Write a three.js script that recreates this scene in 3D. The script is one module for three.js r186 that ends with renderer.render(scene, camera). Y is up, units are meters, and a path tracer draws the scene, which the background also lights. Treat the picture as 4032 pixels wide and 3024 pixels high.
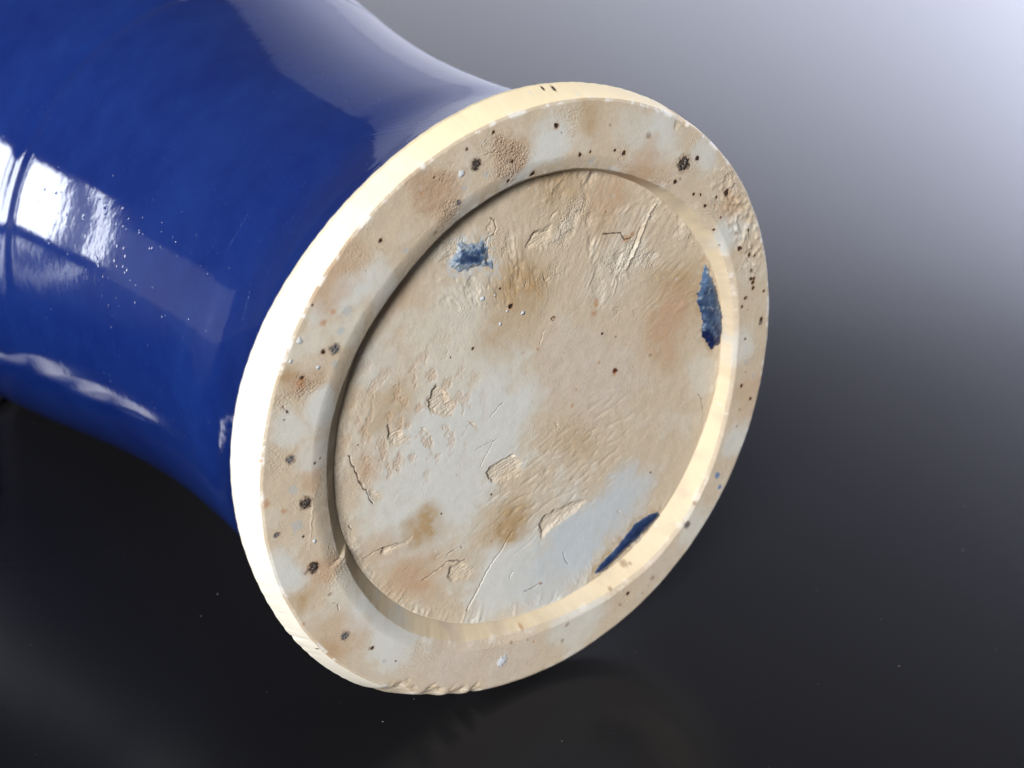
import * as THREE from 'three';
import { mergeGeometries } from 'three/addons/utils/BufferGeometryUtils.js';
import { RoundedBoxGeometry } from 'three/addons/geometries/RoundedBoxGeometry.js';
import { RectAreaLightUniformsLib } from 'three/addons/lights/RectAreaLightUniformsLib.js';

// ---------------------------------------------------------------- camera, lights, exposure
const R = 0.06;                                     // radius of the vase's foot in metres; the vase is measured in this unit
const scene = new THREE.Scene();
const camera = new THREE.PerspectiveCamera(30.537, 4 / 3, 0.02, 30);
camera.position.set(0, 2.618910 * R, 0);
camera.rotation.set(-20.967794 * Math.PI / 180, 0, 0);
camera.focus = 4.2 * R;
camera.userData.fStop = 21;
scene.add(camera);
const renderer = new THREE.WebGLRenderer();
renderer.toneMapping = THREE.LinearToneMapping;
renderer.toneMappingExposure = 1;
renderer.shadowMap.enabled = true;
RectAreaLightUniformsLib.init();
scene.background = new THREE.Color().setRGB(0.085, 0.085, 0.09);   // the dim room all round

const std = (o) => new THREE.MeshStandardMaterial(o);
const phys = (o) => new THREE.MeshPhysicalMaterial(o);
const used = {};
function add(mesh, parent = scene) { mesh.castShadow = mesh.receiveShadow = true; parent.add(mesh); return mesh; }
function part(name, geometry, material, parent, label) {
  const m = add(new THREE.Mesh(geometry, material), parent);
  m.name = name;
  if (label) m.userData.label = label;
  return m;
}
function thing(name, label, category) {
  const g = new THREE.Group();
  g.name = used[name] === undefined ? name : `${name}_${String(used[name]).padStart(3, '0')}`;
  used[name] = (used[name] ?? 0) + 1;
  g.userData = { label, category };
  scene.add(g);
  return g;
}
const box = (w, h, d, x, y, z) => new THREE.BoxGeometry(w, h, d).translate(x, y, z);

// The windows, some mirrored in the glaze, one added to light the back: frame, glazing bars, panes, and the daylight that comes through.
const frameMaterial = std({ color: new THREE.Color().setRGB(0.12, 0.12, 0.13), roughness: 0.6 });
function makeWindow(label, at, look, w, h, xs, ys, nits, color, bar = 0.03, t = 0.06, deep = 0.08) {
  const g = thing('window', label, 'window');
  g.position.set(...at);
  g.lookAt(at[0] + look[0], at[1] + look[1], at[2] + look[2]);
  part('frame', mergeGeometries([box(w + 2 * t, t, deep, 0, h / 2 + t / 2, 0), box(w + 2 * t, t, deep, 0, -h / 2 - t / 2, 0), box(t, h, deep, -w / 2 - t / 2, 0, 0), box(t, h, deep, w / 2 + t / 2, 0, 0)]), frameMaterial, g);
  for (const x of xs) part('glazing_bar', box(x[1] ?? bar, h, Math.min(0.05, deep * 0.7), x[0] ?? x, 0, Math.max(0.007 + deep * 0.35, 0.022 * (deep > 0.05))), frameMaterial, g);
  for (const y of ys) part('glazing_bar', box(w, bar, 0.046, 0, y, 0.022), frameMaterial, g);
  const glow = phys({ color: 0x000000, roughness: 1, specularIntensity: 0, emissive: new THREE.Color().setRGB(...color), emissiveIntensity: nits * 0.1 });
  const cx = [-w / 2, ...xs.map((x) => x[0] ?? x), w / 2], cy = [-h / 2, ...ys, h / 2];
  for (let i = 0; i + 1 < cx.length; i++) for (let j = 0; j + 1 < cy.length; j++) {
    part('pane', box(cx[i + 1] - cx[i], cy[j + 1] - cy[j], 0.006, (cx[i] + cx[i + 1]) / 2, (cy[j] + cy[j + 1]) / 2, -0.02), glow, g);
  }
  const l = new THREE.RectAreaLight(new THREE.Color().setRGB(...color), nits * 0.9, w, h);
  l.position.set(0, 0, Math.min(deep / 2 - 0.002, -0.012 + 0.02 * (deep < 0.05)));
  l.rotation.y = Math.PI;                            // the group's +z faces the room, an area light shines along its -z
  g.add(l);
  return g;
}
makeWindow('low side window with glazing bars, mirrored in the blue glaze', [-1.5, 0.275, -0.475], [1, 0, 0], 0.45, 0.45, [[-0.05, 0.03], [0.17, 0.06]], [], 16, [0.9, 0.95, 1], 0.035, 0.02, 0.016);
makeWindow('narrow net curtained window beside the low side window', [-1.5, 0.02, -0.805], [1, 0, 0], 0.165, 0.66, [], [], 0.42, [0.95, 0.97, 1], 0.03, 0.01, 0.016);
makeWindow('small window behind the camera on the left, source of the slanting light', [-0.7, 0.93, 1.9], [0.27, -0.34, -0.9], 0.64, 0.6, [0], [], 78, [1, 0.99, 0.985]);
makeWindow('unseen window added on the right to light the low white box and back wall', [2.75, 0.8, -2.5], [-1, 0, -0.42], 0.8, 0.8, [0], [], 158, [0.88, 0.92, 1.1], 0.03, 0.04, 0.03);  // unseen window, added so the back brightens towards the right
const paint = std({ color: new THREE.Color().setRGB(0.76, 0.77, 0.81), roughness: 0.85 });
{
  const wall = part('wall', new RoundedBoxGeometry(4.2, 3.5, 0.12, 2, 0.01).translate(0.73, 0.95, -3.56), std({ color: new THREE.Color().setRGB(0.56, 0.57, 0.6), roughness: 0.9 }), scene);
  wall.userData = { kind: 'structure', label: 'plain white wall at the back of the room', category: 'wall' };
  const board = thing('added_reflector', 'unseen low white box added by the back wall to reflect light on to the table', 'added_reflector');  // unseen white box, added as the bright band the table mirrors
  board.position.set(0.75, -0.75, -3.26);
  part('reflector_body', new RoundedBoxGeometry(3.0, 1.55, 0.4, 2, 0.008).translate(0, 0.775, 0), paint, board);
  const screen = thing('added_dark_panel', 'unseen large dark panel added above the low white box to cut the reflected light', 'added_dark_panel');  // unseen dark panel, added to end the bright band above the box
  screen.position.set(1.55, 1.75, -3.48);
  part('board', new RoundedBoxGeometry(2.1, 1.9, 0.03, 2, 0.005), std({ color: new THREE.Color().setRGB(0.2, 0.2, 0.215), roughness: 0.9 }), screen);
  part('frame', mergeGeometries([box(2.2, 0.05, 0.05, 0, 0.976, 0), box(2.2, 0.05, 0.05, 0, -0.976, 0), box(0.05, 1.9, 0.05, -1.076, 0, 0), box(0.05, 1.9, 0.05, 1.076, 0, 0)]), frameMaterial, screen);
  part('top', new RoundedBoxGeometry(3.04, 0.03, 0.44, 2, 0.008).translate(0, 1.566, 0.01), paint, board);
}
// ---------------------------------------------------------------- noise
let seed = 1234567;
const rnd = () => ((seed = (Math.imul(seed, 1664525) + 1013904223) >>> 0) / 4294967296);
const perm = new Uint8Array(512), gx = new Float32Array(256), gy = new Float32Array(256);
for (let i = 0; i < 256; i++) { perm[i] = i; const a = rnd() * 6.28318; gx[i] = Math.cos(a); gy[i] = Math.sin(a); }
for (let i = 255; i > 0; i--) { const j = Math.floor(rnd() * (i + 1)), t = perm[i]; perm[i] = perm[j]; perm[j] = t; }
for (let i = 0; i < 256; i++) perm[i + 256] = perm[i];
function noise(x, y) {                               // gradient noise, about -1..1
  const xi = Math.floor(x), yi = Math.floor(y), fx = x - xi, fy = y - yi, X = xi & 255, Y = yi & 255;
  const a = perm[perm[X] + Y], b = perm[perm[(X + 1) & 255] + Y], c = perm[perm[X] + ((Y + 1) & 255)], d = perm[perm[(X + 1) & 255] + ((Y + 1) & 255)];
  const u = fx * fx * fx * (fx * (fx * 6 - 15) + 10), v = fy * fy * fy * (fy * (fy * 6 - 15) + 10);
  const p = gx[a] * fx + gy[a] * fy, q = gx[b] * (fx - 1) + gy[b] * fy, r = gx[c] * fx + gy[c] * (fy - 1), s = gx[d] * (fx - 1) + gy[d] * (fy - 1);
  return 1.5 * (p + u * (q - p) + v * (r - p + u * (p - q - r + s)));
}
function fbm(x, y, n) { let s = 0, a = 0.55; for (let i = 0; i < n; i++) { s += a * noise(x, y); a *= 0.5; x = x * 2.03 + 17.3; y = y * 2.03 - 9.1; } return s; }
const { clamp, lerp } = THREE.MathUtils;
const step = (a, b, x) => { const t = clamp((x - a) / (b - a), 0, 1); return t * t * (3 - 2 * t); };

// ---------------------------------------------------------------- measured marks on the foot, in foot radii from its centre
const SPOTS = {
  b: [[-0.4248, 0.7135, 0.0092], [-0.4897, 0.6703, 0.0075], [-0.6356, 0.4831, 0.0107], [-0.0611, 0.7861, 0.0097], [0.0252, 0.7703, 0.009], [-0.7835, 0.1599, 0.014], [-0.7798, 0.3073, 0.0179], [-0.787, 0.2532, 0.0123], [-0.2492, 0.4089, 0.0062], [0.8403, 0.1802, 0.0094], [0.8943, 0.133, 0.009], [-0.4006, -0.7942, 0.0075], [-0.8009, -0.3153, 0.0213], [-0.8365, -0.2055, 0.0151]],
  b2: [[0.8592, -0.236, 0.0118], [0.8569, -0.2358, 0.0129], [0.8852, -0.2817, 0.0097]],
  d: [[-0.4322, 0.8289, 0.0046], [-0.5084, 0.7745, 0.0049], [-0.2221, 0.8716, 0.0077], [-0.347, 0.757, 0.0047], [-0.3394, 0.7014, 0.0051], [-0.2572, 0.7288, 0.0086], [-0.7203, 0.5061, 0.0061], [-0.5931, 0.6891, 0.0025], [-0.3336, 0.9534, 0.0038], [-0.2229, 0.8715, 0.0069], [-0.1108, 0.8011, 0.0061], [-0.0753, 0.8136, 0.0044], [0.0163, 0.8266, 0.004], [0.053, 0.8235, 0.0072], [0.3551, 0.8383, 0.0075], [0.2882, 0.7597, 0.007], [0.3811, 0.7278, 0.0052], [0.4111, 0.7296, 0.0043], [0.4832, 0.7279, 0.0043], [0.5223, 0.7459, 0.0107], [0.444, 0.6962, 0.0058], [0.526, 0.6657, 0.0039], [0.517, 0.6232, 0.0044], [0.6501, 0.5718, 0.008], [0.704, 0.5565, 0.005], [0.7327, 0.5536, 0.004], [0.6683, 0.634, 0.004], [0.7592, 0.4747, 0.0066], [0.7582, 0.4604, 0.0051], [0.7691, 0.4418, 0.0061], [0.8255, 0.4347, 0.0046], [-0.2564, 0.9613, 0.0034], [-0.2239, 0.9668, 0.0051], [0.0927, 0.6335, 0.0028], [-0.8273, 0.1944, 0.0065], [-0.8766, 0.1203, 0.0061], [-0.8881, 0.3224, 0.0028], [-0.1843, 0.3253, 0.0068], [-0.2897, 0.1922, 0.0045], [-0.7837, -0.1282, 0.0034], [-0.7666, -0.1166, 0.0025], [-0.9062, 0.0014, 0.002], [-0.9179, 0.0388, 0.0028], [-0.9027, 0.0249, 0.0033], [-0.3631, 0.1639, 0.0022], [-0.6172, -0.1031, 0.0017], [-0.4641, -0.1863, 0.0018], [-0.2374, 0.376, 0.0027], [-0.1852, 0.3253, 0.0068], [0.2042, 0.2503, 0.0039], [-0.2371, 0.3773, 0.0027], [0.7352, 0.5018, 0.0041], [0.7464, 0.4739, 0.0061], [0.7621, 0.4604, 0.0061], [0.7687, 0.444, 0.0046], [0.7461, 0.4072, 0.0061], [0.7413, 0.3768, 0.0051], [0.8539, 0.336, 0.0083], [0.8009, 0.265, 0.0036], [0.8493, 0.0966, 0.0074], [0.9139, 0.0493, 0.0059], [0.705, 0.5518, 0.005], [0.7316, 0.5524, 0.0045], [-0.774, -0.3501, 0.0043], [-0.455, -0.742, 0.0055], [-0.3563, -0.8004, 0.0024], [-0.2651, -0.3386, 0.0028], [-0.6439, -0.7266, 0.0032], [0.5735, -0.6675, 0.0069], [-0.0871, -0.2852, 0.0033], [0.5859, -0.2388, 0.0031]],
  g: [[-0.4975, 0.6293, 0.0075], [-0.7951, 0.2026, 0.0148], [-0.864, -0.1131, 0.0124], [0.8554, 0.3237, 0.0073], [-0.8608, -0.3381, 0.0084], [-0.5643, -0.6862, 0.0136], [0.774, -0.4203, 0.0129]],
  k: [[-0.4681, 0.7371, 0.0158], [0.3031, 0.8167, 0.0234], [-0.789, -0.2473, 0.0178], [-0.722, -0.4492, 0.0165]],
  k2: [[0.2991, 0.1279, 0.0098]],
  n: [[-0.0118, 0.2931, 0.0075]],
  o: [[-0.6245, 0.645, 0.0053], [0.4873, 0.7007, 0.0053], [-0.121, 0.392, 0.0036], [0.2038, 0.5573, 0.0142], [0.2222, 0.5717, 0.0104], [-0.7903, -0.0267, 0.0029], [-0.822, 0.3059, 0.0089], [-0.8446, 0.2747, 0.0105], [-0.8796, 0.1048, 0.0163], [0.1465, 0.353, 0.0095], [0.1491, 0.3397, 0.0086], [0.1456, 0.315, 0.0114], [0.2996, 0.1138, 0.0079], [0.1542, 0.0624, 0.0053], [0.1536, 0.009, 0.0063], [0.3145, 0.2168, 0.0044], [0.2206, 0.1551, 0.0063], [0.0618, 0.185, 0.0033], [-0.0433, 0.1945, 0.0065], [-0.0965, 0.1827, 0.0037], [-0.0144, 0.0234, 0.0028], [-0.0042, 0.1461, 0.0042], [-0.123, 0.3909, 0.0032], [-0.7155, -0.6292, 0.0075], [-0.9509, -0.1157, 0.0057], [-0.9137, -0.242, 0.0141], [-0.854, -0.2661, 0.0101], [-0.2843, -0.404, 0.0037], [-0.0408, -0.4484, 0.0058], [-0.2413, -0.2122, 0.0033], [0.1405, -0.7558, 0.0086], [0.1915, -0.8053, 0.0056], [0.2116, -0.6213, 0.0071]],
  t: [[-0.5478, 0.5388, 0.0083], [-0.7485, 0.4232, 0.0033], [-0.0274, 0.8964, 0.0044], [0.3053, 0.7699, 0.0056], [0.5613, 0.5744, 0.0044], [0.739, 0.4997, 0.0071], [0.749, 0.4074, 0.0061], [0.1311, 0.8842, 0.0109], [-0.1975, 0.8549, 0.0035], [0.6178, 0.6203, 0.0079], [0.2632, 0.2411, 0.0054], [0.4371, 0.1812, 0.0065], [0.7555, 0.4934, 0.0041], [0.8231, 0.4368, 0.0051], [0.7723, 0.3673, 0.0041], [0.8736, 0.0089, 0.0064], [0.8839, -0.0527, 0.0053], [0.8498, 0.1478, 0.0042], [-0.6476, -0.5417, 0.0062], [-0.6269, -0.5728, 0.004], [-0.462, -0.7434, 0.0074], [-0.7433, -0.4645, 0.0069], [0.7862, -0.3421, 0.0075], [0.675, -0.6166, 0.0102], [0.4964, -0.593, 0.0068], [0.5823, -0.5694, 0.0058], [0.5613, -0.5741, 0.0126], [0.4962, -0.6489, 0.0068], [0.6443, -0.6723, 0.0043], [0.3244, -0.7574, 0.0088], [0.0952, -0.7952, 0.007], [0.1616, -0.7937, 0.0056], [0.3214, -0.817, 0.0078], [0.5512, -0.7076, 0.0064]],
  w: [[-0.5092, 0.7084, 0.0099], [-0.9065, 0.2236, 0.0088], [-0.9213, 0.1662, 0.0048], [-0.8346, 0.1497, 0.0057], [-0.2948, 0.3455, 0.0071], [-0.2072, 0.2691, 0.0054], [-0.1333, 0.3066, 0.0069], [-0.2523, 0.3565, 0.004], [-0.193, 0.3101, 0.0041], [-0.1324, 0.3057, 0.0069], [-0.7353, -0.3658, 0.006], [0.0737, -0.8609, 0.0201]],
};
const CHIPS = [
  [[-0.3914, 0.0830], [-0.3617, 0.0638], [-0.3317, 0.0443], [-0.3031, 0.0311], [-0.3104, -0.0277], [-0.3292, -0.0230], [-0.3968, -0.0112], [-0.4102, 0.0319]],
  [[-0.1348, -0.2102], [-0.1169, -0.1880], [-0.0389, -0.1470], [0.0048, -0.1741], [0.0158, -0.2215], [0.0179, -0.2380], [-0.0426, -0.2493], [-0.1013, -0.2441]],
  [[0.1571, -0.4490], [0.1421, -0.4085], [0.1495, -0.3748], [0.1904, -0.3554], [0.2536, -0.3297], [0.3094, -0.3156], [0.3305, -0.3342], [0.2717, -0.3877], [0.2095, -0.4182], [0.1871, -0.4413], [0.1706, -0.4648]],
  [[-0.1893, -0.5599], [-0.1873, -0.5268], [-0.1384, -0.5097], [-0.0769, -0.5369], [-0.0984, -0.5784], [-0.1610, -0.5867]],
  [[-0.5344, -0.0388], [-0.5086, -0.0478], [-0.4384, -0.0794], [-0.4466, -0.1052], [-0.5112, -0.1161]],
  [[-0.2465, -0.0376], [-0.2186, -0.0359], [-0.1931, -0.0721], [-0.2121, -0.0694]],
  [[-0.4154, -0.0540], [-0.4012, -0.0521], [-0.3599, -0.0879], [-0.3663, -0.0922]],
  [[-0.3396, 0.5610], [-0.3301, 0.5798], [-0.3081, 0.5634], [-0.3039, 0.5394], [-0.3230, 0.5279], [-0.3436, 0.5487]],
  [[-0.4654, -0.4515], [-0.4493, -0.4370], [-0.4027, -0.4257], [-0.3517, -0.3990], [-0.3531, -0.4241], [-0.3837, -0.4423], [-0.4433, -0.4624]],
  [[-0.5507, -0.2505], [-0.5331, -0.2449], [-0.4897, -0.2669], [-0.4949, -0.2754], [-0.5184, -0.2873]],
  [[-0.6180, 0.0994], [-0.6084, 0.0974], [-0.6041, 0.0789], [-0.6119, 0.0830]],
  [[0.0975, -0.0508], [0.1111, -0.0487], [0.1495, -0.0706], [0.1190, -0.0840]],
  [[0.4546, 0.0736], [0.4617, 0.1073], [0.4728, 0.1026], [0.4594, 0.0688], [0.4393, 0.0544]],
  [[0.5941, -0.3752], [0.6292, -0.3436], [0.6465, -0.3550], [0.6302, -0.3748]],
  [[0.4684, -0.3752], [0.4837, -0.3736], [0.5376, -0.4001], [0.5303, -0.4073]],
  [[-0.1838, 0.5105], [-0.1652, 0.5532], [-0.1018, 0.5869], [-0.0869, 0.5377], [-0.1237, 0.5018], [-0.1726, 0.4987]],
  [[-0.1962, 0.5055], [-0.1686, 0.5530], [-0.1428, 0.5714], [-0.1289, 0.5599], [-0.1641, 0.5201]],
  [[-0.0026, 0.5157], [0.0238, 0.5537], [0.0360, 0.5503], [0.0155, 0.5104]],
  [[-0.1220, 0.5895], [-0.1087, 0.6154], [-0.0670, 0.6354], [-0.0592, 0.6277], [-0.0959, 0.6081], [-0.1053, 0.5866]],
];
const PATCHES = [
  [[-0.4377, 0.4380], [-0.4245, 0.4790], [-0.4341, 0.5064], [-0.3912, 0.4991], [-0.3416, 0.5145], [-0.3196, 0.4977], [-0.3083, 0.4657], [-0.2805, 0.4467], [-0.2814, 0.4322], [-0.3272, 0.4441], [-0.3666, 0.4257], [-0.3992, 0.4199], [-0.4256, 0.4286]],
  [[0.5734, 0.4964], [0.5973, 0.4813], [0.6506, 0.4274], [0.6849, 0.3811], [0.7185, 0.3341], [0.7397, 0.2861], [0.7521, 0.2472], [0.7431, 0.2248], [0.7170, 0.2047], [0.6789, 0.2310], [0.6461, 0.2618], [0.6334, 0.3025], [0.6201, 0.3309], [0.5898, 0.3631], [0.5744, 0.3956], [0.5808, 0.4218], [0.5756, 0.4615]],
  [[0.6723, -0.3905], [0.6917, -0.4075], [0.6679, -0.4348], [0.6135, -0.4887], [0.5530, -0.5417], [0.4899, -0.6043], [0.4475, -0.6107], [0.4614, -0.5755], [0.5095, -0.5276], [0.5446, -0.4783], [0.5750, -0.4336], [0.6294, -0.4008]],
];
const LINES = [
  { w: 0.0020, d: 1, p: [[-0.6398, -0.1352], [-0.6280, -0.1568], [-0.6016, -0.1920], [-0.5767, -0.2297], [-0.5560, -0.2480], [-0.5408, -0.2728], [-0.5217, -0.2936]] },
  { w: 0.0029, d: 1, p: [[0.0350, -0.4204], [0.0059, -0.4859], [-0.0259, -0.5415], [-0.0494, -0.6174], [-0.0743, -0.6883]] },
  { w: 0.0019, d: 0.8, p: [[-0.2775, -0.5632], [-0.2375, -0.5364], [-0.1931, -0.5049], [-0.1610, -0.5054], [-0.1287, -0.5058]] },
  { w: 0.0016, d: 0.7, p: [[-0.5144, -0.4699], [-0.4853, -0.4498], [-0.4488, -0.4393], [-0.3979, -0.4252]] },
  { w: 0.0020, d: 0.6, p: [[0.1479, -0.6452], [0.1857, -0.6339], [0.2231, -0.6199]] },
  { w: 0.0017, d: 0.5, p: [[0.0742, -0.5902], [0.0787, -0.5659]] },
  { w: 0.0015, d: 0.9, p: [[-0.3330, 0.5816], [-0.3168, 0.5768], [-0.3044, 0.5555], [-0.3052, 0.5352], [-0.3201, 0.5261]] },
  { w: 0.0013, d: 0.8, p: [[-0.3302, 0.5092], [-0.3255, 0.5277], [-0.3221, 0.4975]] },
  { w: 0.0021, d: 1, p: [[0.1043, 0.5636], [0.1418, 0.5705], [0.1754, 0.5729], [0.1995, 0.5527], [0.2251, 0.5632]] },
  { w: 0.0018, d: 0.6, p: [[0.7141, 0.0483], [0.7371, 0.0231], [0.7573, -0.0125]] },
  { w: 0.0014, d: 0.5, p: [[-0.0926, 0.4315], [-0.0771, 0.4067]] },
  { w: 0.0014, d: 0.4, p: [[-0.1502, 0.4117], [-0.1480, 0.3863]] },
  { w: 0.0012, d: 0.4, p: [[-0.1875, -0.1307], [-0.1174, -0.0965]] },
  { w: 0.0012, d: 0.4, p: [[-0.1565, -0.1864], [-0.1269, -0.1008]] },
  { w: 0.0014, d: 0.5, p: [[-0.1644, -0.0234], [-0.1292, 0.0208]] },
  { w: 0.0013, d: 0.5, p: [[0.2776, -0.5134], [0.2950, -0.5403], [0.3140, -0.5623]] },
  { w: 0.0011, d: -0.5, p: [[-0.5882, -0.3750], [-0.5657, -0.4120], [-0.5242, -0.4690], [-0.4779, -0.5230]] },
  { w: 0.0016, d: 0.6, p: [[-0.5884, -0.3530], [-0.5797, -0.3712]] },
  { w: 0.0014, d: 0.5, p: [[-0.2486, -0.4930], [-0.2376, -0.4752]] },
  { w: 0.0014, d: 0.5, p: [[-0.2042, -0.4827], [-0.1726, -0.4617]] },
  { w: 0.0017, d: 0.6, p: [[-0.1508, -0.4635], [-0.1588, -0.4534]] },
  { w: 0.0071, d: -0.9, p: [[0.2873, 0.6730], [0.2704, 0.6367], [0.2621, 0.6009], [0.2583, 0.5522], [0.2457, 0.5027], [0.2302, 0.4618]] },
  { w: 0.0043, d: -0.5, p: [[0.2114, 0.4829], [0.2060, 0.4293], [0.2092, 0.3758]] },
  { w: 0.0038, d: -0.4, p: [[0.2273, 0.4705], [0.2625, 0.4186]] },
  { w: 0.0024, d: 0.8, p: [[0.2492, 0.5956], [0.2467, 0.5514], [0.2327, 0.5063]] },
  { w: 0.0021, d: -0.8, p: [[0.2059, 0.5090], [0.2005, 0.4645], [0.1965, 0.4065]] },
  { w: 0.0019, d: -0.6, p: [[0.2119, 0.4739], [0.2512, 0.4269]] },
  { w: 0.0016, d: 0.5, p: [[-0.0346, 0.2565], [-0.0391, 0.2079]] },
  { w: 0.0013, d: -0.6, p: [[-0.7507, -0.1603], [-0.7612, -0.1928], [-0.7651, -0.2466], [-0.7609, -0.2971], [-0.7463, -0.3871]] },
  { w: 0.0018, d: 0.7, p: [[-0.6528, -0.4446], [-0.6276, -0.4338]] },
  { w: 0.0020, d: 0.6, p: [[-0.6116, -0.5790], [-0.6052, -0.5976]] },
  { w: 0.0012, d: 0.5, p: [[-0.9183, 0.0407], [-0.9101, 0.0309], [-0.8952, 0.0189]] },
  { w: 0.0013, d: 0.5, p: [[-0.4437, 0.7681], [-0.4171, 0.7748], [-0.4104, 0.7850]] },
];
const ZONES = {
  pale: [[-0.359, -0.161, 0.261, 0.7], [-0.330, 0.207, 0.206, 0.8], [-0.486, -0.342, 0.065, 0.7], [0.704, 0.128, 0.069, 0.6], [0.194, 0.482, 0.104, 0.4], [-0.871, 0.221, 0.04, 0.6], [-0.751, 0.258, 0.054, 0.6], [-0.592, -0.550, 0.064, 0.6]],
  white: [[0.227, -0.514, 0.234, 0.6], [-0.307, -0.263, 0.229, 0.7], [-0.351, -0.095, 0.165, 0.9], [-0.600, 0.141, 0.076, 0.5], [-0.307, -0.263, 0.168, 0.9], [0.030, -0.621, 0.142, 1.0], [0.058, -0.574, 0.142, 0.9], [-0.139, -0.033, 0.17, 1.0], [-0.156, -0.055, 0.118, 0.9], [-0.459, 0.600, 0.056, 0.4], [-0.250, 0.806, 0.071, 0.7], [-0.297, 0.711, 0.057, 0.6], [-0.702, 0.391, 0.077, 0.5], [-0.556, 0.437, 0.041, 0.6], [-0.204, 0.811, 0.057, 0.6], [0.116, 0.895, 0.099, 0.4], [0.198, 0.904, 0.081, 0.6], [0.373, 0.830, 0.067, 0.6], [0.582, 0.613, 0.07, 0.7], [-0.782, 0.353, 0.054, 0.7], [-0.872, 0.304, 0.035, 0.6], [-0.786, 0.021, 0.055, 0.7], [-0.896, -0.017, 0.05, 0.6], [-0.781, -0.100, 0.055, 0.5], [-0.841, -0.438, 0.056, 0.5], [-0.790, -0.473, 0.062, 0.7], [-0.506, -0.618, 0.08, 0.8], [-0.382, -0.726, 0.128, 0.7], [0.373, -0.745, 0.114, 0.5], [0.822, -0.429, 0.089, 0.5], [0.778, 0.224, 0.068, 0.5], [0.908, -0.105, 0.083, 0.6]],
  blue: [[0.303, -0.470, 0.129, 1.0], [0.481, -0.345, 0.131, 0.9], [0.259, -0.618, 0.146, 0.6]],
  tan: [[-0.304, -0.377, 0.077, 0.95], [-0.349, -0.402, 0.056, 0.6], [0.012, -0.399, 0.102, 1.0], [0.470, 0.410, 0.125, 0.7], [-0.122, 0.693, 0.128, 0.5], [-0.162, 0.399, 0.129, 0.7], [-0.190, 0.253, 0.12, 0.5], [0.220, -0.110, 0.109, 0.4], [-0.519, -0.005, 0.087, 0.5], [-0.603, -0.046, 0.048, 0.4], [-0.098, 0.918, 0.058, 0.5], [-0.908, 0.140, 0.04, 0.7], [-0.621, -0.740, 0.064, 0.7], [-0.751, -0.555, 0.043, 0.5]],
  pink: [[-0.295, -0.554, 0.104, 0.8], [-0.366, -0.534, 0.077, 0.6], [0.465, 0.302, 0.137, 0.9], [0.523, 0.175, 0.084, 0.6], [0.087, 0.669, 0.117, 0.7], [-0.607, 0.361, 0.093, 0.4], [-0.573, -0.176, 0.073, 0.5], [-0.451, -0.430, 0.07, 0.4], [-0.808, 0.480, 0.062, 0.4], [0.156, 0.779, 0.086, 0.6], [0.560, 0.702, 0.048, 0.5], [-0.865, 0.387, 0.079, 0.5], [-0.779, -0.171, 0.046, 0.5], [-0.713, -0.480, 0.058, 0.6], [-0.586, -0.686, 0.099, 0.3], [0.928, 0.075, 0.088, 0.4]],
  rose: [[0.082, 0.147, 0.157, 0.7], [0.278, 0.079, 0.162, 0.7], [-0.148, -0.830, 0.16, 0.5], [0.110, -0.866, 0.139, 0.4], [0.706, -0.579, 0.118, 0.4]],
  brown: [[-0.595, 0.642, 0.077, 0.7], [-0.365, 0.778, 0.06, 0.6], [-0.866, 0.097, 0.049, 0.5]],
};
const OUTER = [0.9994, 0.0007, -0.0024, 0.0001, 0.0022, -0.0012, -0.0008, 0.0031, 0.0002, -0.0038, 0.0003, 0.0020, -0.0006];
const EDGE = [0.9639, 0.0009, 0.0020, -0.0065, 0.0007, -0.0042, -0.0034, -0.0023, -0.0026];
const INNER = [0.7794, 0.0398, -0.0126, 0.0036, -0.0039, 0.0006, -0.0104, -0.0056, -0.0062, -0.0090, -0.0021];
const BASE = [0.7490, 0.0441, -0.0006, 0.0030, -0.0042, 0.0039, -0.0017, -0.0035, -0.0000, -0.0006, 0.0025, -0.0040, 0.0018];
const BROKEN = [[-1.9, 0.07, 0.016], [-1.76, 0.05, 0.02], [-1.66, 0.045, 0.014], [-1.58, 0.03, 0.012], [1.31, 0.03, 0.006]];
const NICKS = [[-1.8, 0.1, 0.004], [-1.72, 0.03, 0.003], [-1.94, 0.05, 0.003], [1.315, 0.012, 0.006], [-2.35, 0.008, 0.004], [-1.18, 0.02, 0.003]];
const STEP = (t) => (t < -2.535 ? 0.013 * Math.max(0, 1 - (-2.535 - t) / 0.3) : t < -2.5 ? -0.004 : 0);

function around(w, t) { let r = w[0]; for (let k = 1; k < w.length / 2; k++) r += w[2 * k - 1] * Math.cos(k * t) + w[2 * k] * Math.sin(k * t); return r; }
const wrap = (t) => Math.atan2(Math.sin(t), Math.cos(t));
const dent = (t, at, w, d) => { const x = wrap(t - at) / w; return Math.abs(x) < 1 ? -d * (1 - x * x) ** 2 : 0; };
const OUT = [], EDG = [], INN = [], BAS = [], NT = 2048;
for (let i = 0; i <= NT; i++) {
  const t = (i % NT) / NT * 2 * Math.PI - Math.PI, c = Math.cos(t), s = Math.sin(t);
  let o = around(OUTER, t) + 0.0016 * fbm(c * 6 + 3, s * 6, 3) + 0.0012 * noise(c * 40, s * 40);
  for (const [at, w, d] of NICKS) o += dent(t, at, w, d);
  let chipped = 0;
  for (const [ct, cw, cd] of BROKEN) chipped += dent(t, ct, cw, cd);
  let e = Math.min(chipped + around(EDGE, t) + 0.0025 * fbm(c * 9 + 13, s * 9, 4), o - 0.004);
  let n = around(INNER, t) + 0.004 * fbm(c * 5 + 31, s * 5, 3) + 0.0006 * noise(c * 45 + 3, s * 45) + STEP(t);
  OUT.push(o); EDG.push(e); INN.push(n);
  BAS.push(Math.min(around(BASE, t) + 0.0022 * fbm(c * 8 + 51, s * 8, 2), n - 0.006));
}
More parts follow.
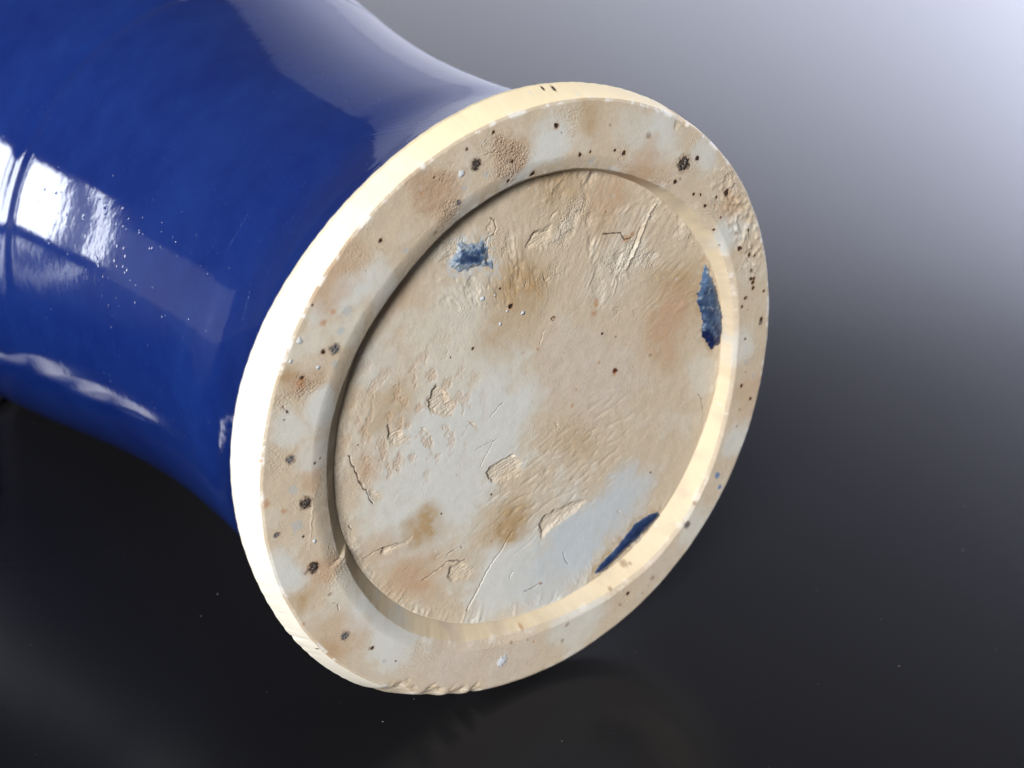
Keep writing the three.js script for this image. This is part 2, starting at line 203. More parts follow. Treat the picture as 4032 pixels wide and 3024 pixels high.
const at = (table, t) => { const x = (t / (2 * Math.PI) + 0.5) * NT, i = Math.floor(x) % NT, f = x - Math.floor(x); return table[i] * (1 - f) + table[i + 1] * f; };
const DEEP = -0.057604;                                // how far the plate lies below the foot ring's face

// ---------------------------------------------------------------- the foot's colour and relief, painted into plan textures
const N = 2048, HALF = 1.03, PX = 2 * HALF / N;
const col = new Float32Array(N * N * 3), bump = new Float32Array(N * N), geo = new Float32Array(N * N), rgh = new Float32Array(N * N);
const rough = new Float32Array(N * N);               // 1 where the paste is grainy, 0 where it is smooth
const srgb = (r, g, b) => [r, g, b].map((x) => { x /= 255; return x <= 0.04045 ? x / 12.92 : ((x + 0.055) / 1.055) ** 2.4; });
const TONE = {
  beige: srgb(203, 187, 164), pale: srgb(213, 208, 195), white: srgb(212, 212, 206), blue: srgb(196, 203, 208), tan: srgb(180, 153, 117), pink: srgb(193, 163, 134),
  brown: srgb(184, 156, 130), rose: srgb(205, 191, 177), cream: srgb(246, 229, 192), litRim: srgb(247, 240, 224), wall: srgb(222, 205, 174), bone: srgb(238, 237, 234),
};
const GRAINY = { beige: 0.9, pale: 0.35, white: 0.12, blue: 0.08, tan: 0.5, pink: 0.7, brown: 2.2, rose: 0.6 };
const zones = Object.entries(ZONES).flatMap(([k, l]) => l.map((z) => [k, ...z]));
const inPlate = ([, u, v]) => Math.hypot(u - 0.03, v) < 0.745;
const plateZones = zones.filter(inPlate), ringZones = zones.filter((z) => !inPlate(z));
for (let j = 0; j < N; j++) for (let i = 0; i < N; i++) {
  const u = (i + 0.5) * PX - HALF, v = (j + 0.5) * PX - HALF, r = Math.hypot(u, v);
  if (r > 1.03) continue;
  const t = Math.atan2(v, u), k = j * N + i, rb = at(BAS, t), ri = at(INN, t), re = at(EDG, t), plate = r < rb;
  const wu = u + 0.035 * noise(u * 7 + 5, v * 7) + 0.014 * noise(u * 24, v * 24 + 7), wv = v + 0.035 * noise(u * 7, v * 7 + 40) + 0.014 * noise(u * 24 + 70, v * 24);
  const m1 = fbm(u * 9 + 11, v * 9, 5), m2 = fbm(u * 30 + 3, v * 30 + 8, 4), m3 = noise(u * 160, v * 160), m4 = noise(u * 330 + 9, v * 330);
  let a = TONE.beige[0], b = TONE.beige[1], c = TONE.beige[2], g = GRAINY.beige;
  const mix = (tone, w, gr) => { a += (tone[0] - a) * w; b += (tone[1] - b) * w; c += (tone[2] - c) * w; g += (gr - g) * w; };
  mix(TONE.pale, step(0.0, 0.5, m1) * 0.4, 0.5);
  for (const [kind, zu, zv, zr, zs] of plate ? plateZones : ringZones) {
    const d = Math.hypot(wu - zu, wv - zv) / zr;
    if (d > 1.5) continue;
    const soft = kind === 'tan' || kind === 'rose' || kind === 'pink' && plate;
    const w = soft ? step(1.3, 0.1, d) * (1.2 + 0.7 * m1 + 0.8 * m2) : 0.55 * step(0.02, 0.5, (1 - d * 0.75) + 0.5 * m1 + 0.4 * m2) + 0.45 * step(1.4, 0.3, d + 0.5 * m2);
    mix(TONE[kind], clamp(w * zs * (plate ? 1 : 1.35), 0, 1), GRAINY[kind]);
  }
  if (!plate) {
    if (r > re) { mix(TONE.cream, 0.92, 0.12); mix(TONE.litRim, step(-0.6, 0.3, 0.3 - Math.sin(t) + 0.3 * m1), 0.12); }  // left and lower chamfer painted whiter for the strong light falling there
    else if (r < ri) mix(TONE.wall, step(-0.35, 0.25, m1 + 0.3 * Math.cos(t + 0.6)) * 0.85, 0.15);
    const chip = step(0.011 + 0.01 * noise(t * 9, 3) , 0.0, Math.abs(r - re + 0.005)) * step(-0.15, 0.2, noise(t * 6, 9) + 0.5 * m2 + 0.3 * Math.sin(t));
    mix(TONE.bone, chip * 0.75 * step(0.0, 0.25, m2 + 0.6 * noise(t * 11, 31)), 0.2);
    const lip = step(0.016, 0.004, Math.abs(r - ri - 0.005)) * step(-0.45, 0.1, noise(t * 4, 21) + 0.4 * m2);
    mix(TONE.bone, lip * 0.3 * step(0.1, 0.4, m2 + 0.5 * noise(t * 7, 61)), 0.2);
  }
  const speck = step(0.5, 0.75, noise(u * 95 + 31, v * 95)) * 0.25;
  const wall = !plate && (r > re || r < ri), grain = wall ? 1 + 0.04 * m2 : 1 + (0.03 + 0.02 * g) * m3 + (0.025 + 0.03 * g) * m4 + 0.06 * m2 - speck * g * 0.35;
  mix(TONE.tan, clamp(0.22 * step(0.3, 0.8, fbm(u * 55, v * 55 + 90, 3)) * g, 0, 0.4), g);
  mix(TONE.white, clamp(0.5 * step(0.34, 0.7, fbm(u * 42 + 60, v * 42, 4)), 0, 0.5), g * 0.6);
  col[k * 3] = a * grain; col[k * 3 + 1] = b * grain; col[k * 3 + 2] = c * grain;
  rough[k] = clamp(g, 0, 2);
  // relief: grain of the paste, then the marks of the knife that run out towards the edge of the plate
  const sandy = 0.3 + 1.5 * step(0.0, 0.35, fbm(u * 7 + 50, v * 7 + 20, 4)), gr = sandy * (noise(u * 210 + 4, v * 210) * 0.7 + noise(u * 120, v * 120 + 6) * 0.4 + m4 * 0.5);
  bump[k] = wall ? 0.00008 * m3 : (plate ? 0.0005 : 0.0008) * rough[k] ** 1.3 * gr + 0.0004 * m3 * 0.3;
  geo[k] = 0.0012 * m1 + (plate ? 0.0009 : 0.0004) * m2 * (0.3 + rough[k]);
  rgh[k] = 0.62 + 0.3 * clamp(g, 0, 1);
  if (plate) {
    const top = step(0.30, 0.58, r) * step(0.45, 0.9, Math.sin(t + 0.25)) * step(-0.35, 0.25, noise(u * 6 + 3, v * 6));
    const crumb = step(0.45, 0.85, Math.sin(t - 0.05)) * step(0.28, 0.5, r) * step(-0.2, 0.3, m1 + 0.5 * noise(u * 4, v * 4 + 9));
    const cl = fbm(u * 15 + 2 + 0.4 * v * 15, v * 15, 5);
    geo[k] -= crumb * 0.0022 * (step(0.0, 0.12, cl) + 0.6 * step(0.2, 0.3, cl)) - crumb * 0.0022 * fbm(t * 40, r * 16, 3) * step(-0.2, 0.3, m1); bump[k] += crumb * 0.0006 * gr;
    const low = step(0.66, 0.72, r) * step(0.35, 0.7, -Math.sin(t));
    const ch = fbm(t * 12 + 1.2 * noise(u * 8, v * 8), r * 11 + 3, 3), ch2 = fbm(t * 40, r * 16 + 2 * noise(u * 8, v * 8), 3);
    geo[k] += top * (0.004 * ch * step(-0.1, 0.5, m1 + 0.3 * m2) + 0.0014 * ch2) + low * 0.0028 * ch2 * step(0.02, 0.2, ch2 + 0.15);
    // strokes of the knife across the lower right
    const s1 = (u * 0.80 + v * 0.60), s2 = (-u * 0.60 + v * 0.80);
    const zone = step(0.27, 0.1, Math.hypot((s1 - 0.02) * 0.55, s2 + 0.29)) ;
    const st = noise(s1 * 22 + 0.8 * noise(u * 10, v * 10), s2 * 60 + 4), tx = noise(u * 34 - v * 14, v * 60);
    geo[k] += zone * (0.0028 * Math.min(0, st + 0.1) + 0.0012 * Math.min(0.1, tx) * (0.5 + m1));
    const left = step(0.34, 0.1, Math.hypot(u + 0.46, v + 0.02));
    const flake = left * step(0.0, 0.22, fbm(u * 24 + 7, v * 15, 5) - 0.04);
    geo[k] -= flake * 0.0012; bump[k] -= flake * 0.0008 * noise(u * 140, v * 90);
    for (let c = 0; c < 3; c++) col[k * 3 + c] += (TONE.pink[c] * 1.04 - col[k * 3 + c]) * flake * 0.5;
    geo[k] += 0.003 * step(0.05, 0.0, rb - r) * (noise(u * 30, v * 30 + 5) + 0.7 * noise(u * 75, v * 75)) * step(-0.4, 0.4, m1);
  } else if (r < re && r > ri) {
    geo[k] += 0.0003 * noise(u * 60, v * 60) * rough[k];
    const lumps = step(0.32, 0.1, Math.abs(t - 0.82)) * step(0.83, 0.89, r) * step(0.985, 0.95, r);
    geo[k] += lumps * 0.0055 * Math.max(-0.25, noise(u * 34, v * 34 + 3) + 0.5 * noise(u * 70, v * 70));
  }
  if (!plate && r > re - 0.05) for (const [ct, cw] of BROKEN) { const q = Math.abs(wrap(t - ct)) / cw; if (q < 1.2) { const w = step(1.2, 0.5, q + 0.4 * m2) * step(re - 0.03, re + 0.005, r + 0.02 * m2); geo[k] -= 0.010 * w * (0.5 + m2); for (let x = 0; x < 3; x++) col[k * 3 + x] += (TONE.tan[x] - col[k * 3 + x]) * w * 0.55; } }
}
function stamp(u, v, rad, fn) {
  const i0 = Math.max(0, Math.floor((u - rad + HALF) / PX)), i1 = Math.min(N - 1, Math.ceil((u + rad + HALF) / PX)), j0 = Math.max(0, Math.floor((v - rad + HALF) / PX)), j1 = Math.min(N - 1, Math.ceil((v + rad + HALF) / PX));
  for (let j = j0; j <= j1; j++) for (let i = i0; i <= i1; i++) fn((i + 0.5) * PX - HALF, (j + 0.5) * PX - HALF, j * N + i);
}
const tint = (k, tone, w) => { for (let c = 0; c < 3; c++) col[k * 3 + c] += (tone[c] - col[k * 3 + c]) * w; };
const INK = { d: srgb(58, 44, 36), k: srgb(44, 32, 30), k2: srgb(96, 44, 22), g: srgb(112, 110, 112), o: srgb(184, 132, 88), t: srgb(132, 102, 76), w: srgb(216, 222, 228), b: srgb(168, 178, 186), b2: srgb(112, 134, 170), n: srgb(120, 84, 48) };
for (const [kind, list] of Object.entries(SPOTS)) for (const [u, v, r] of list) {
  const soft = kind === 'o' || kind === 't' || kind === 'b';
  stamp(u, v, r * 2.4, (x, y, k) => {
    const d = Math.hypot(x - u, y - v) / r + 0.38 * noise(x * 95 + u * 50, y * 95) + 0.2 * noise(x * 230, y * 230 + v * 9);
    if (kind === 'n') { tint(k, INK.n, step(0.5, 0.15, Math.abs(d - 0.75)) * 0.8); bump[k] -= 0.002 * step(0.9, 0.4, d); return; }
    if (kind === 'b') { tint(k, INK.b, 0.5 * step(1.1, 0.6, d + 0.35 * noise(x * 60, y * 60))); return; }
    const w = soft ? step(1.5, 0.2, d) * 0.65 : step(1.15, 0.7, d);
    if (kind === 'd') tint(k, INK.o, step(2.3, 0.8, d) * 0.35);
    if (kind === 'k' || kind === 'g') tint(k, INK.t, step(1.6, 0.9, d) * 0.55);
    const fleck = kind === 'k' || kind === 'g' ? step(0.25, 0.6, noise(x * 190 + 5, y * 190)) * 0.75 : kind === 'd' ? step(0.35, 0.8, noise(x * 260, y * 260)) * 0.5 : 0;
    tint(k, INK[kind], w * (1 - fleck));
    if (kind === 'd') bump[k] -= 0.004 * w; if (kind === 'k' || kind === 'g') bump[k] += w * 0.004 * noise(x * 170, y * 170);
    if (kind === 'w') { bump[k] += 0.003 * Math.sqrt(Math.max(0, 1 - d * d)); rgh[k] = lerp(rgh[k], 0.2, w); }
  });
}
function edgeDistance(poly, x, y) {                  // positive inside
  let best = 9, inside = false;
  for (let i = 0, j = poly.length - 1; i < poly.length; j = i++) {
    const [x1, y1] = poly[j], [x2, y2] = poly[i], dx = x2 - x1, dy = y2 - y1, s = clamp(((x - x1) * dx + (y - y1) * dy) / (dx * dx + dy * dy), 0, 1);
    best = Math.min(best, Math.hypot(x - x1 - s * dx, y - y1 - s * dy));
    if ((y1 > y) !== (y2 > y) && x < dx * (y - y1) / dy + x1) inside = !inside;
  }
  return inside ? best : -best;
}
const centre = (poly) => { const u = poly.reduce((s, p) => s + p[0], 0) / poly.length, v = poly.reduce((s, p) => s + p[1], 0) / poly.length; return [u, v, Math.max(...poly.map((p) => Math.hypot(p[0] - u, p[1] - v)))]; };
CHIPS.forEach((poly, n) => {
  const [u, v, r] = centre(poly);
  stamp(u, v, r + 0.03, (x, y, k) => {
    const d = edgeDistance(poly, x + 0.006 * noise(x * 40, y * 40 + n), y + 0.006 * noise(x * 40 + 9, y * 40)) + 0.003 * noise(x * 110, y * 110);
    if (d < -0.01) return;
    const side = ((x - u) * -0.75 + (y - v) * 0.66) / r;          // the break bites deeper on its upper left
    const depth = (0.005 + 0.008 * step(-0.8, 0.9, side)) * Math.min(1, r * 9);
    geo[k] -= depth * step(0, lerp(0.028, 0.007, step(-0.3, 0.4, side)), d);
    bump[k] -= step(0, 0.01, d) * 0.0011 * (noise(x * 34 + y * 16, y * 140 - x * 90) + 0.6 * noise(x * 150, y * 150));
    tint(k, TONE.beige, 0.65 * step(-0.004, 0.008, d));
  });
});
PATCHES.forEach((poly, n) => {
  const [u, v, r] = centre(poly);
  stamp(u, v, r + 0.06, (x, y, k) => {
    const d = edgeDistance(poly, x + 0.012 * noise(x * 30, y * 30), y + 0.012 * noise(x * 30 + 5, y * 30)) + 0.012 * noise(x * 55, y * 55 + n);
    if (d > -0.05 && Math.hypot(x, y) < at(BAS, Math.atan2(y, x)) - 0.004) tint(k, n === 0 ? TONE.blue : TONE.tan, step(-0.04, -0.002, d) * step(-0.35, 0.3, noise(x * 40, y * 40 + 7)) * 0.6);
  });
});
for (const { w, d, p } of LINES) for (let s = 0; s + 1 < p.length; s++) {
  const [x1, y1] = p[s], [x2, y2] = p[s + 1], dx = x2 - x1, dy = y2 - y1, L2 = dx * dx + dy * dy;
  stamp((x1 + x2) / 2, (y1 + y2) / 2, Math.sqrt(L2) / 2 + w * 3, (x, y, k) => {
    const wx = x + 0.004 * noise(x * 60, y * 60 + 3), wy = y + 0.004 * noise(x * 60 + 30, y * 60), q = ((wx - x1) * dx + (wy - y1) * dy) / L2;
    if (q < -0.02 || q > 1.02) return;
    const e = Math.hypot(wx - x1 - q * dx, wy - y1 - q * dy) / (w * (0.8 + 0.5 * noise(x * 45, y * 45)));
    const a = step(1.3, 0.2, e);
    if (d > 0) { bump[k] = Math.min(bump[k], bump[k] * (1 - a) - a * 0.007 * d); geo[k] -= a * 0.003 * d; tint(k, INK.n, a * 0.35 * d); } else { geo[k] += step(1.3, 0, e) * -0.0045 * d; }
  });
}
const bytes = new Uint8Array(N * N * 4), rbytes = new Uint8Array(N * N * 4), bfloat = new Float32Array(N * N);
const toByte = (x) => clamp(Math.round(255 * (x <= 0.0031308 ? 12.92 * x : 1.055 * x ** (1 / 2.4) - 0.055)), 0, 255);
for (let k = 0; k < N * N; k++) {
  for (let c = 0; c < 3; c++) bytes[k * 4 + c] = toByte(col[k * 3 + c]);
  bytes[k * 4 + 3] = rbytes[k * 4 + 3] = 255;
  rbytes[k * 4] = rbytes[k * 4 + 1] = rbytes[k * 4 + 2] = clamp(Math.round(rgh[k] * 255), 0, 255);
  bfloat[k] = bump[k];
}
function texture(data, w, h, format, type, space) {
  const t = new THREE.DataTexture(data, w, h, format, type);
  t.magFilter = t.minFilter = THREE.LinearFilter; t.wrapS = t.wrapT = THREE.ClampToEdgeWrapping;
  if (space) t.colorSpace = space;
  t.needsUpdate = true;
  return t;
}
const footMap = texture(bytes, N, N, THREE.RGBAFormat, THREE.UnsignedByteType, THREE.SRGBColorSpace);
const footRough = texture(rbytes, N, N, THREE.RGBAFormat, THREE.UnsignedByteType);
const footBump = texture(bfloat, N, N, THREE.RedFormat, THREE.FloatType);
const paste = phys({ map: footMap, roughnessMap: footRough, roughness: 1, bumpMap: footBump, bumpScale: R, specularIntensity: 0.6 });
const relief = (u, v) => {
  const x = (u + HALF) / PX - 0.5, y = (v + HALF) / PX - 0.5, i = clamp(Math.floor(x), 0, N - 2), j = clamp(Math.floor(y), 0, N - 2), fx = clamp(x - i, 0, 1), fy = clamp(y - j, 0, 1), k = j * N + i;
  return lerp(lerp(geo[k], geo[k + 1], fx), lerp(geo[k + N], geo[k + N + 1], fx), fy);
};

// A sheet of nu x nv cells closed round in u; fn(i / nu, j / nv) gives [x, y, z] in foot radii, and uv.
function sheet(nu, nv, fn, closed = true) {
  const pos = [], uv = [], idx = [];
  for (let j = 0; j <= nv; j++) for (let i = 0; i <= nu; i++) { const p = fn(i / nu, j / nv); pos.push(p[0] * R, p[1] * R, p[2] * R); uv.push(p[3], p[4]); }
  for (let j = 0; j < nv; j++) for (let i = 0; i < nu; i++) { const a = j * (nu + 1) + i, b = a + 1, c = a + nu + 1, d = c + 1; idx.push(a, b, d, a, d, c); }
  const g = new THREE.BufferGeometry();
  g.setAttribute('position', new THREE.Float32BufferAttribute(pos, 3));
  g.setAttribute('uv', new THREE.Float32BufferAttribute(uv, 2));
  g.setIndex(idx);
  g.computeVertexNormals();
  if (closed) {                                      // one normal along the seam
    const n = g.attributes.normal;
    for (let j = 0; j <= nv; j++) { const a = j * (nu + 1), b = a + nu, v = new THREE.Vector3(n.getX(a) + n.getX(b), n.getY(a) + n.getY(b), n.getZ(a) + n.getZ(b)).normalize(); n.setXYZ(a, v.x, v.y, v.z); n.setXYZ(b, v.x, v.y, v.z); }
  }
  return g;
}
const planUV = (x, y) => [(x / HALF + 1) / 2, (y / HALF + 1) / 2];

// ---------------------------------------------------------------- the vase
const vase = thing('vase', 'blue glazed porcelain vase lying on the dark table, its unglazed foot facing front', 'vase');
vase.position.set(0.101706 * R, 0.992354 * R, -3.974573 * R);
vase.quaternion.setFromRotationMatrix(new THREE.Matrix4().makeBasis(new THREE.Vector3(0.777381, -0.225094, -0.587377), new THREE.Vector3(0.223106, 0.971739, -0.077113), new THREE.Vector3(0.588135, -0.071102, 0.805631)));

// foot ring: glaze line, outer side, chamfer, face, inner bevel and wall, all round
const ringRows = [[0, 8], [1, 10], [2, 34], [3, 6], [4, 90], [5, 16], [6, 26], [7, 4]], rows = [];
for (const [n, c] of ringRows) for (let i = 0; i < c; i++) rows.push([n, i / c]);
rows.push([7, 1]);
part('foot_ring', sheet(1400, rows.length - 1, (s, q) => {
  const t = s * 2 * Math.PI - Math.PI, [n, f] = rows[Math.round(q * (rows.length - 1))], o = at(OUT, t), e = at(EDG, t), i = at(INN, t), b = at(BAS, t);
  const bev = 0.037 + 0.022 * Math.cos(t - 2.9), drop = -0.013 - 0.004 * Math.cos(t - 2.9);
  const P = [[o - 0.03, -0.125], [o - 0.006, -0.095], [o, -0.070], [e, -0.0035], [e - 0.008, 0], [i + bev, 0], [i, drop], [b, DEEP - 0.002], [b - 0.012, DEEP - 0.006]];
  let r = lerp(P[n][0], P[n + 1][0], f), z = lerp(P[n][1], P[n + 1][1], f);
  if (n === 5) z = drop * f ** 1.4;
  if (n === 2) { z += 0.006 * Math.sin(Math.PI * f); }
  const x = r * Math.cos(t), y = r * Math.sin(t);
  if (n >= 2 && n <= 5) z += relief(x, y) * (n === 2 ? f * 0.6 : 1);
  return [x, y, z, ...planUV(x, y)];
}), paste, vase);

// the sunken plate inside the ring
const plateRows = 230;
part('base_plate', sheet(1300, plateRows, (s, q) => {
  const t = s * 2 * Math.PI - Math.PI, r = (1 - q) * at(BAS, t) + 0.0001, x = r * Math.cos(t), y = r * Math.sin(t);
  return [x, y, DEEP + relief(x, y), ...planUV(x, y)];
}), paste, vase);

// three drips of blue glaze burnt on to the plate
const dripLabels = ['pale crazed blue glaze splash near the upper left of the plate', 'dark and pale blue glaze splash at the right edge of the plate', 'long deep blue glaze splash at the lower right edge of the plate'];
const crazed = phys({ vertexColors: true, roughness: 0.3 }), deep = phys({ vertexColors: true, roughness: 0.22 });
const NAVY = srgb(22, 36, 76), MIDBLUE = srgb(88, 114, 146), ICE = srgb(178, 186, 190);
PATCHES.forEach((poly, n) => {
  const [u, v, r] = centre(poly), M = 110, pos = [], tone = [], idx = [], id = new Map(), span = r * 1.15;
  const put = (i, j) => {
    if (!id.has(i * 1000 + j)) {
      const x = u + (i / M * 2 - 1) * span, y = v + (j / M * 2 - 1) * span, wob = n === 2 ? 0.004 : 0.012;
      const d = edgeDistance(poly, x + wob * fbm(x * 45, y * 45, 3), y + wob * fbm(x * 45 + 8, y * 45, 3));
      id.set(i * 1000 + j, [pos.length / 3, d]);
      pos.push(x * R, y * R, (DEEP + relief(x, y) + clamp(d * 0.5, -0.003, 0.0085) * (n === 2 ? 0.8 : 1) + 0.0005 * noise(x * 50, y * 50)) * R);
      const cloud = fbm(x * 40, y * 40 + 5, 4), vein = step(0.12, 0.5, fbm(x * 75 + 9, y * 75, 3)), along = (y - v) / r;
      let s = n === 0 ? step(0.045, 0.005, d + 0.03 * cloud) * 0.85 + 0.15 : n === 1 ? step(-0.55, -0.3, along + 0.3 * cloud) * (0.45 + 0.5 * cloud) + step(0.35, 0.75, along) * 0.8 : 0.12 + 0.6 * step(0.006, 0, d) + 0.2 * cloud;
      s = clamp(s, 0, 1);
      const light = n === 2 ? 0.25 * vein * s : n === 0 ? clamp(vein * 0.7 * s + step(0.75, 1, s) * 0.5, 0, 1) : clamp(vein * s * 1.3, 0, 0.9);
      for (let c = 0; c < 3; c++) tone.push(lerp(lerp(NAVY[c], MIDBLUE[c], s), ICE[c], light));
    }
    return id.get(i * 1000 + j);
  };
  for (let i = 0; i < M; i++) for (let j = 0; j < M; j++) {
    const a = put(i, j), b = put(i + 1, j), c = put(i + 1, j + 1), d = put(i, j + 1);
    if (Math.max(a[1], b[1], c[1], d[1]) < 0) continue;
    idx.push(a[0], b[0], c[0], a[0], c[0], d[0]);
  }
  const g = new THREE.BufferGeometry();
  g.setAttribute('position', new THREE.Float32BufferAttribute(pos, 3));
  g.setAttribute('color', new THREE.Float32BufferAttribute(tone, 3));
  g.setIndex(idx); g.computeVertexNormals();
  part('glaze_splash', g, n === 2 ? deep : crazed, vase, dripLabels[n]);
});
// the largest burnt iron spots stand proud as crusts
const crust = std({ vertexColors: true, roughness: 0.6 });
for (const [u, v, r] of [...SPOTS.k]) {
  const g = new THREE.IcosahedronGeometry(1, 12), p = g.attributes.position, tone = [];
  for (let i = 0; i < p.count; i++) {
    const x = p.getX(i), y = p.getY(i), z = p.getZ(i), f = step(0.12, 0.5, noise(x * 5 + u * 30, y * 5 + v * 30)) * step(0.95, 0.5, Math.hypot(x, y)), k = 0.75 + 0.35 * noise(x * 2.2 + u * 40, y * 2.2 + z) + 0.3 * noise(x * 6 + 5, y * 6 + v * 20);
    for (let c = 0; c < 3; c++) tone.push(lerp([0.032, 0.02, 0.018][c], [0.42, 0.36, 0.3][c], f * 0.8));
    p.setXYZ(i, (u + x * r * 0.95 * k) * R, (v + y * r * 1.05 * k) * R, (-0.0015 + z * 0.0045 * (0.6 + 0.9 * noise(x * 7 + u * 9, y * 7)) + relief(u, v)) * R);
  }
  g.setAttribute('color', new THREE.Float32BufferAttribute(tone, 3));
  g.computeVertexNormals();
  part('iron_spot', g, crust, vase);
}

// the glazed body, turned about the axis; it goes away from the camera along -z
const profile = new THREE.CatmullRomCurve3([[0.945, -0.085], [0.955, -0.13], [0.928, -0.22], [0.8949, -0.4], [0.8935, -0.6], [0.894, -0.8], [0.8993, -1], [0.9109, -1.2], [0.9298, -1.4], [0.9558, -1.6], [0.9882, -1.8], [1.0257, -2], [1.0666, -2.2], [1.1089, -2.4], [1.1506, -2.6], [1.1896, -2.8], [1.2239, -3], [1.2518, -3.2], [1.272, -3.4], [1.2839, -3.6], [1.2874, -3.8], [1.2832, -4], [1.2731, -4.2], [1.27, -4.3], [1.18, -4.75], [0.98, -5.2], [0.72, -5.5], [0.56, -5.85], [0.52, -6.3], [0.56, -6.7], [0.62, -6.9], [0.6, -6.94], [0.55, -6.86], [0.47, -6.3], [0.5, -5.9], [0.66, -5.5]].map(([r, z]) => new THREE.Vector3(r, 0, z)), false, 'centripetal');
const line = profile.getSpacedPoints(900);
const BW = 2048, BH = 1536, bodyCol = new Uint8Array(BW * BH * 4), bodyBump = new Float32Array(BW * BH);
{
  for (let j = 0; j < BH; j++) for (let i = 0; i < BW; i++) {
    const a = i / BW * 2 * Math.PI, z = -j / BH * 3.8, c = Math.cos(a), s = Math.sin(a), x = a, k = j * BW + i;
    const blotch = fbm(x * 2.2 + 4, z * 2.6, 4), mott = fbm(x * 9, z * 11, 4), fine = noise(x * 55, z * 60);
    const m = 1 + 0.36 * blotch + 0.22 * mott + 0.04 * fine;
    const pale = step(0.62, 0.85, noise(x * 90 + 7, z * 90)) * 0.05;
    bodyCol[k * 4] = toByte(0.0055 * m + pale * 0.3); bodyCol[k * 4 + 1] = toByte(0.022 * m + pale * 0.35); bodyCol[k * 4 + 2] = toByte(0.15 * (0.5 + 0.5 * m) + pale * 0.4); bodyCol[k * 4 + 3] = 255;
    bodyBump[k] = 0.00006 * noise(x * 26 + 5, z * 30) + 0.00003 * noise(x * 60, z * 66) + 0.00006 * noise(x * 9, z * 8 + 4) + 0.000003 * noise(x * 130, z * 130);
  }
  const put = (a, z, r, hgt, pale) => {
    const i0 = Math.round(a / (2 * Math.PI) * BW), j0 = Math.round(-z / 3.8 * BH), n = Math.ceil(r / 0.0024) + 1;
    for (let j = -n; j <= n; j++) for (let i = -n; i <= n; i++) {
      const jj = j0 + j, ii = ((i0 + i) % BW + BW) % BW;
      if (jj < 0 || jj >= BH) continue;
      const d = Math.hypot(i * 2 * Math.PI / BW, j * 3.8 / BH) / r, k = jj * BW + ii;
      if (d > 1) continue;
      bodyBump[k] += hgt * (1 - d * d) ** 1.5;
      if (pale) for (let x = 0; x < 3; x++) bodyCol[k * 4 + x] = lerp(bodyCol[k * 4 + x], [150, 160, 190][x], pale * (1 - d * d));
    }
  };
  for (let i = 0; i < 380; i++) put(rnd() * 6.283, -rnd() * 3.6, 0.003 + 0.004 * rnd() ** 2, 0.0006, rnd() < 0.25 ? 0.35 * rnd() : 0);
  for (let i = 0; i < 1300; i++) put(rnd() * 6.283, -rnd() * rnd() * 3.0, 0.0025 + 0.002 * rnd(), 0.0004, 0.4 * rnd() * rnd());
  for (let i = 0; i < 55; i++) { const a = (170 + 22 * (rnd() + rnd() - 1)) * Math.PI / 180, z = -1.2 + 0.6 * (rnd() + rnd() - 1); put(a, z, 0.003 + 0.005 * rnd() ** 2, 0.0008, 0); }
  const scratch = (a1, z1, a2, z2, w) => { for (let i = 0; i <= 60; i++) put((lerp(a1, a2, i / 60) + 0.3 * noise(i * 0.09, a1)) * Math.PI / 180, lerp(z1, z2, i / 60), w * (0.75 + 0.3 * noise(i * 0.3, z1)), -0.0004, 0.22 * step(-0.4, 0.3, noise(i * 0.16, a1 + 5))); };
  scratch(151.8, -0.588, 159.4, -0.587, 0.003); scratch(164.1, -0.375, 169.4, -0.344, 0.0035); scratch(127, -0.42, 121, -0.28, 0.003); scratch(124, -0.40, 119, -0.27, 0.003);
}
const bodyMap = texture(bodyCol, BW, BH, THREE.RGBAFormat, THREE.UnsignedByteType, THREE.SRGBColorSpace), bodyBumpMap = texture(bodyBump, BW, BH, THREE.RedFormat, THREE.FloatType);
for (const t of [bodyMap, bodyBumpMap]) { t.wrapS = THREE.RepeatWrapping; t.wrapT = THREE.MirroredRepeatWrapping; }
const glaze = phys({ map: bodyMap, roughness: 0.07, ior: 1.5, bumpMap: bodyBumpMap, bumpScale: R });
part('body', sheet(640, 900, (s, q) => {
  const p = line[Math.round(q * 900)], a = s * 2 * Math.PI;
  const throwing = 0.0002 * noise(p.z * 3.1, 5) + 0.00008 * noise(p.z * 8.3, 8), groove = -0.006 * step(-0.25, 0.25, Math.sin(a) + 0.15) * Math.exp(-(((p.z + 1.94 + 0.012 * noise(Math.cos(a) * 2, Math.sin(a) * 2)) / 0.04) ** 2));
  const r = p.x + (p.z < -0.5 && q < 0.8 ? throwing + groove : 0);
  return [r * Math.cos(a), r * Math.sin(a), p.z, s, -p.z / 3.8];
}), glaze, vase);

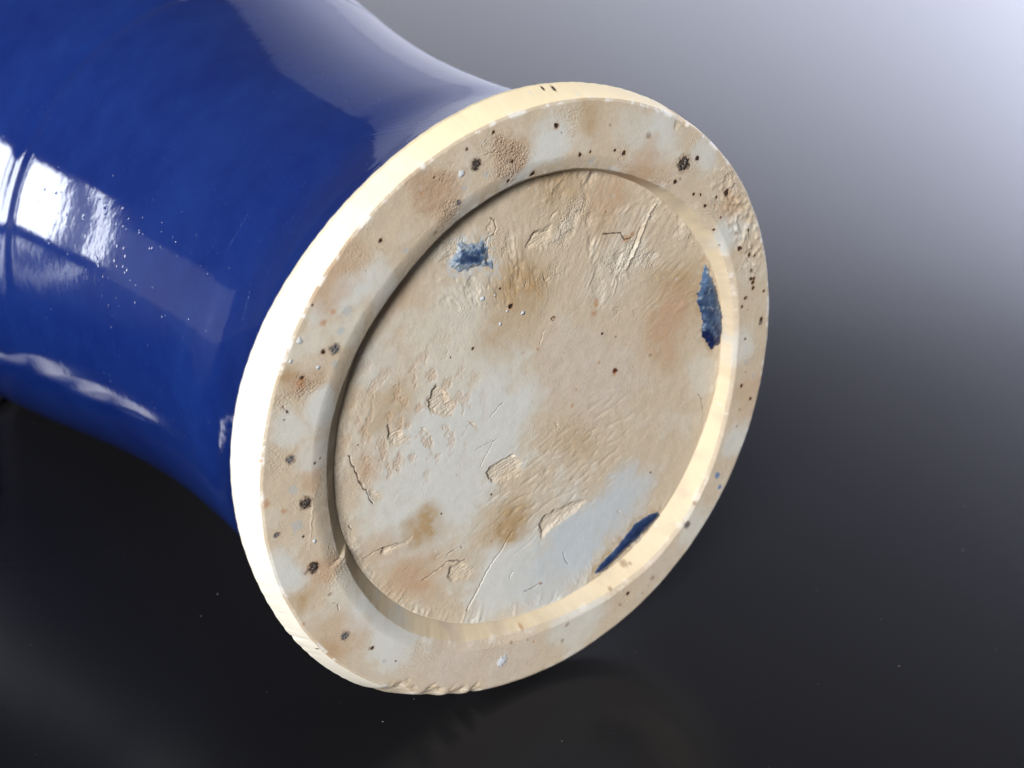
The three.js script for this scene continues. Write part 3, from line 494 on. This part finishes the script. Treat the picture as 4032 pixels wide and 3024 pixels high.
// ---------------------------------------------------------------- the table, the dust on it and the pale strip
const table = part('table', new RoundedBoxGeometry(2.6, 0.04, 3.0, 4, 0.004).translate(0.1, -0.02, -1.1), phys({ color: new THREE.Color().setRGB(0.012, 0.012, 0.0135), roughness: 0.19, ior: 1.16 }), scene);
table.userData = { kind: 'structure', label: 'black satin table top the vase lies on', category: 'table' };
{
  const g = new THREE.IcosahedronGeometry(1, 1), list = [];
  const d = new THREE.Object3D();
  for (let i = 0; i < 210; i++) {
    const z = -0.2 - 0.28 * rnd() ** 1.3, x = (rnd() * 2 - 1) * 0.14;
    d.position.set(x, 0.00002, z); d.rotation.set(0, rnd() * 6, 0);
    const s = 0.00003 + 0.00009 * rnd() ** 4; d.scale.set(s * (1 + rnd()), s * 0.6, s); d.updateMatrix(); list.push(d.matrix.clone());
  }
  const m = new THREE.InstancedMesh(g, std({ color: new THREE.Color().setRGB(0.3, 0.29, 0.28), roughness: 0.9 }), list.length);
  list.forEach((x, i) => m.setMatrixAt(i, x));
  m.name = 'dust'; m.userData = { kind: 'stuff', label: 'fine pale dust specks scattered over the black table', category: 'dust' };
  add(m);
}
{
  const shape = new THREE.CatmullRomCurve3([[-2.585, 0.05, -6.72], [-2.68, 0.05, -6.3], [-2.9, 0.05, -5.95], [-2.82, 0.05, -5.8], [-2.86, 0.05, -5.66], [-2.58, 0.05, -5.6], [-2.56, 0.05, -5.47], [-2.38, 0.05, -5.46], [-2.42, 0.05, -5.34], [-2.28, 0.05, -5.3]].map((p) => new THREE.Vector3(...p).multiplyScalar(R)));
  const cord = part('cord', new THREE.TubeGeometry(shape, 160, 0.055 * R, 12), std({ color: new THREE.Color().setRGB(0.88, 0.88, 0.89), roughness: 0.5 }), scene);
  cord.userData = { label: 'pale rounded end of a cord lying beside the blue vase at the left edge', category: 'cord' };
  const tip = new THREE.SphereGeometry(0.055 * R, 16, 10).translate(-2.585 * R, 0.05 * R, -6.72 * R);
  cord.geometry = mergeGeometries([cord.geometry, tip]);
}
renderer.render(scene, camera);
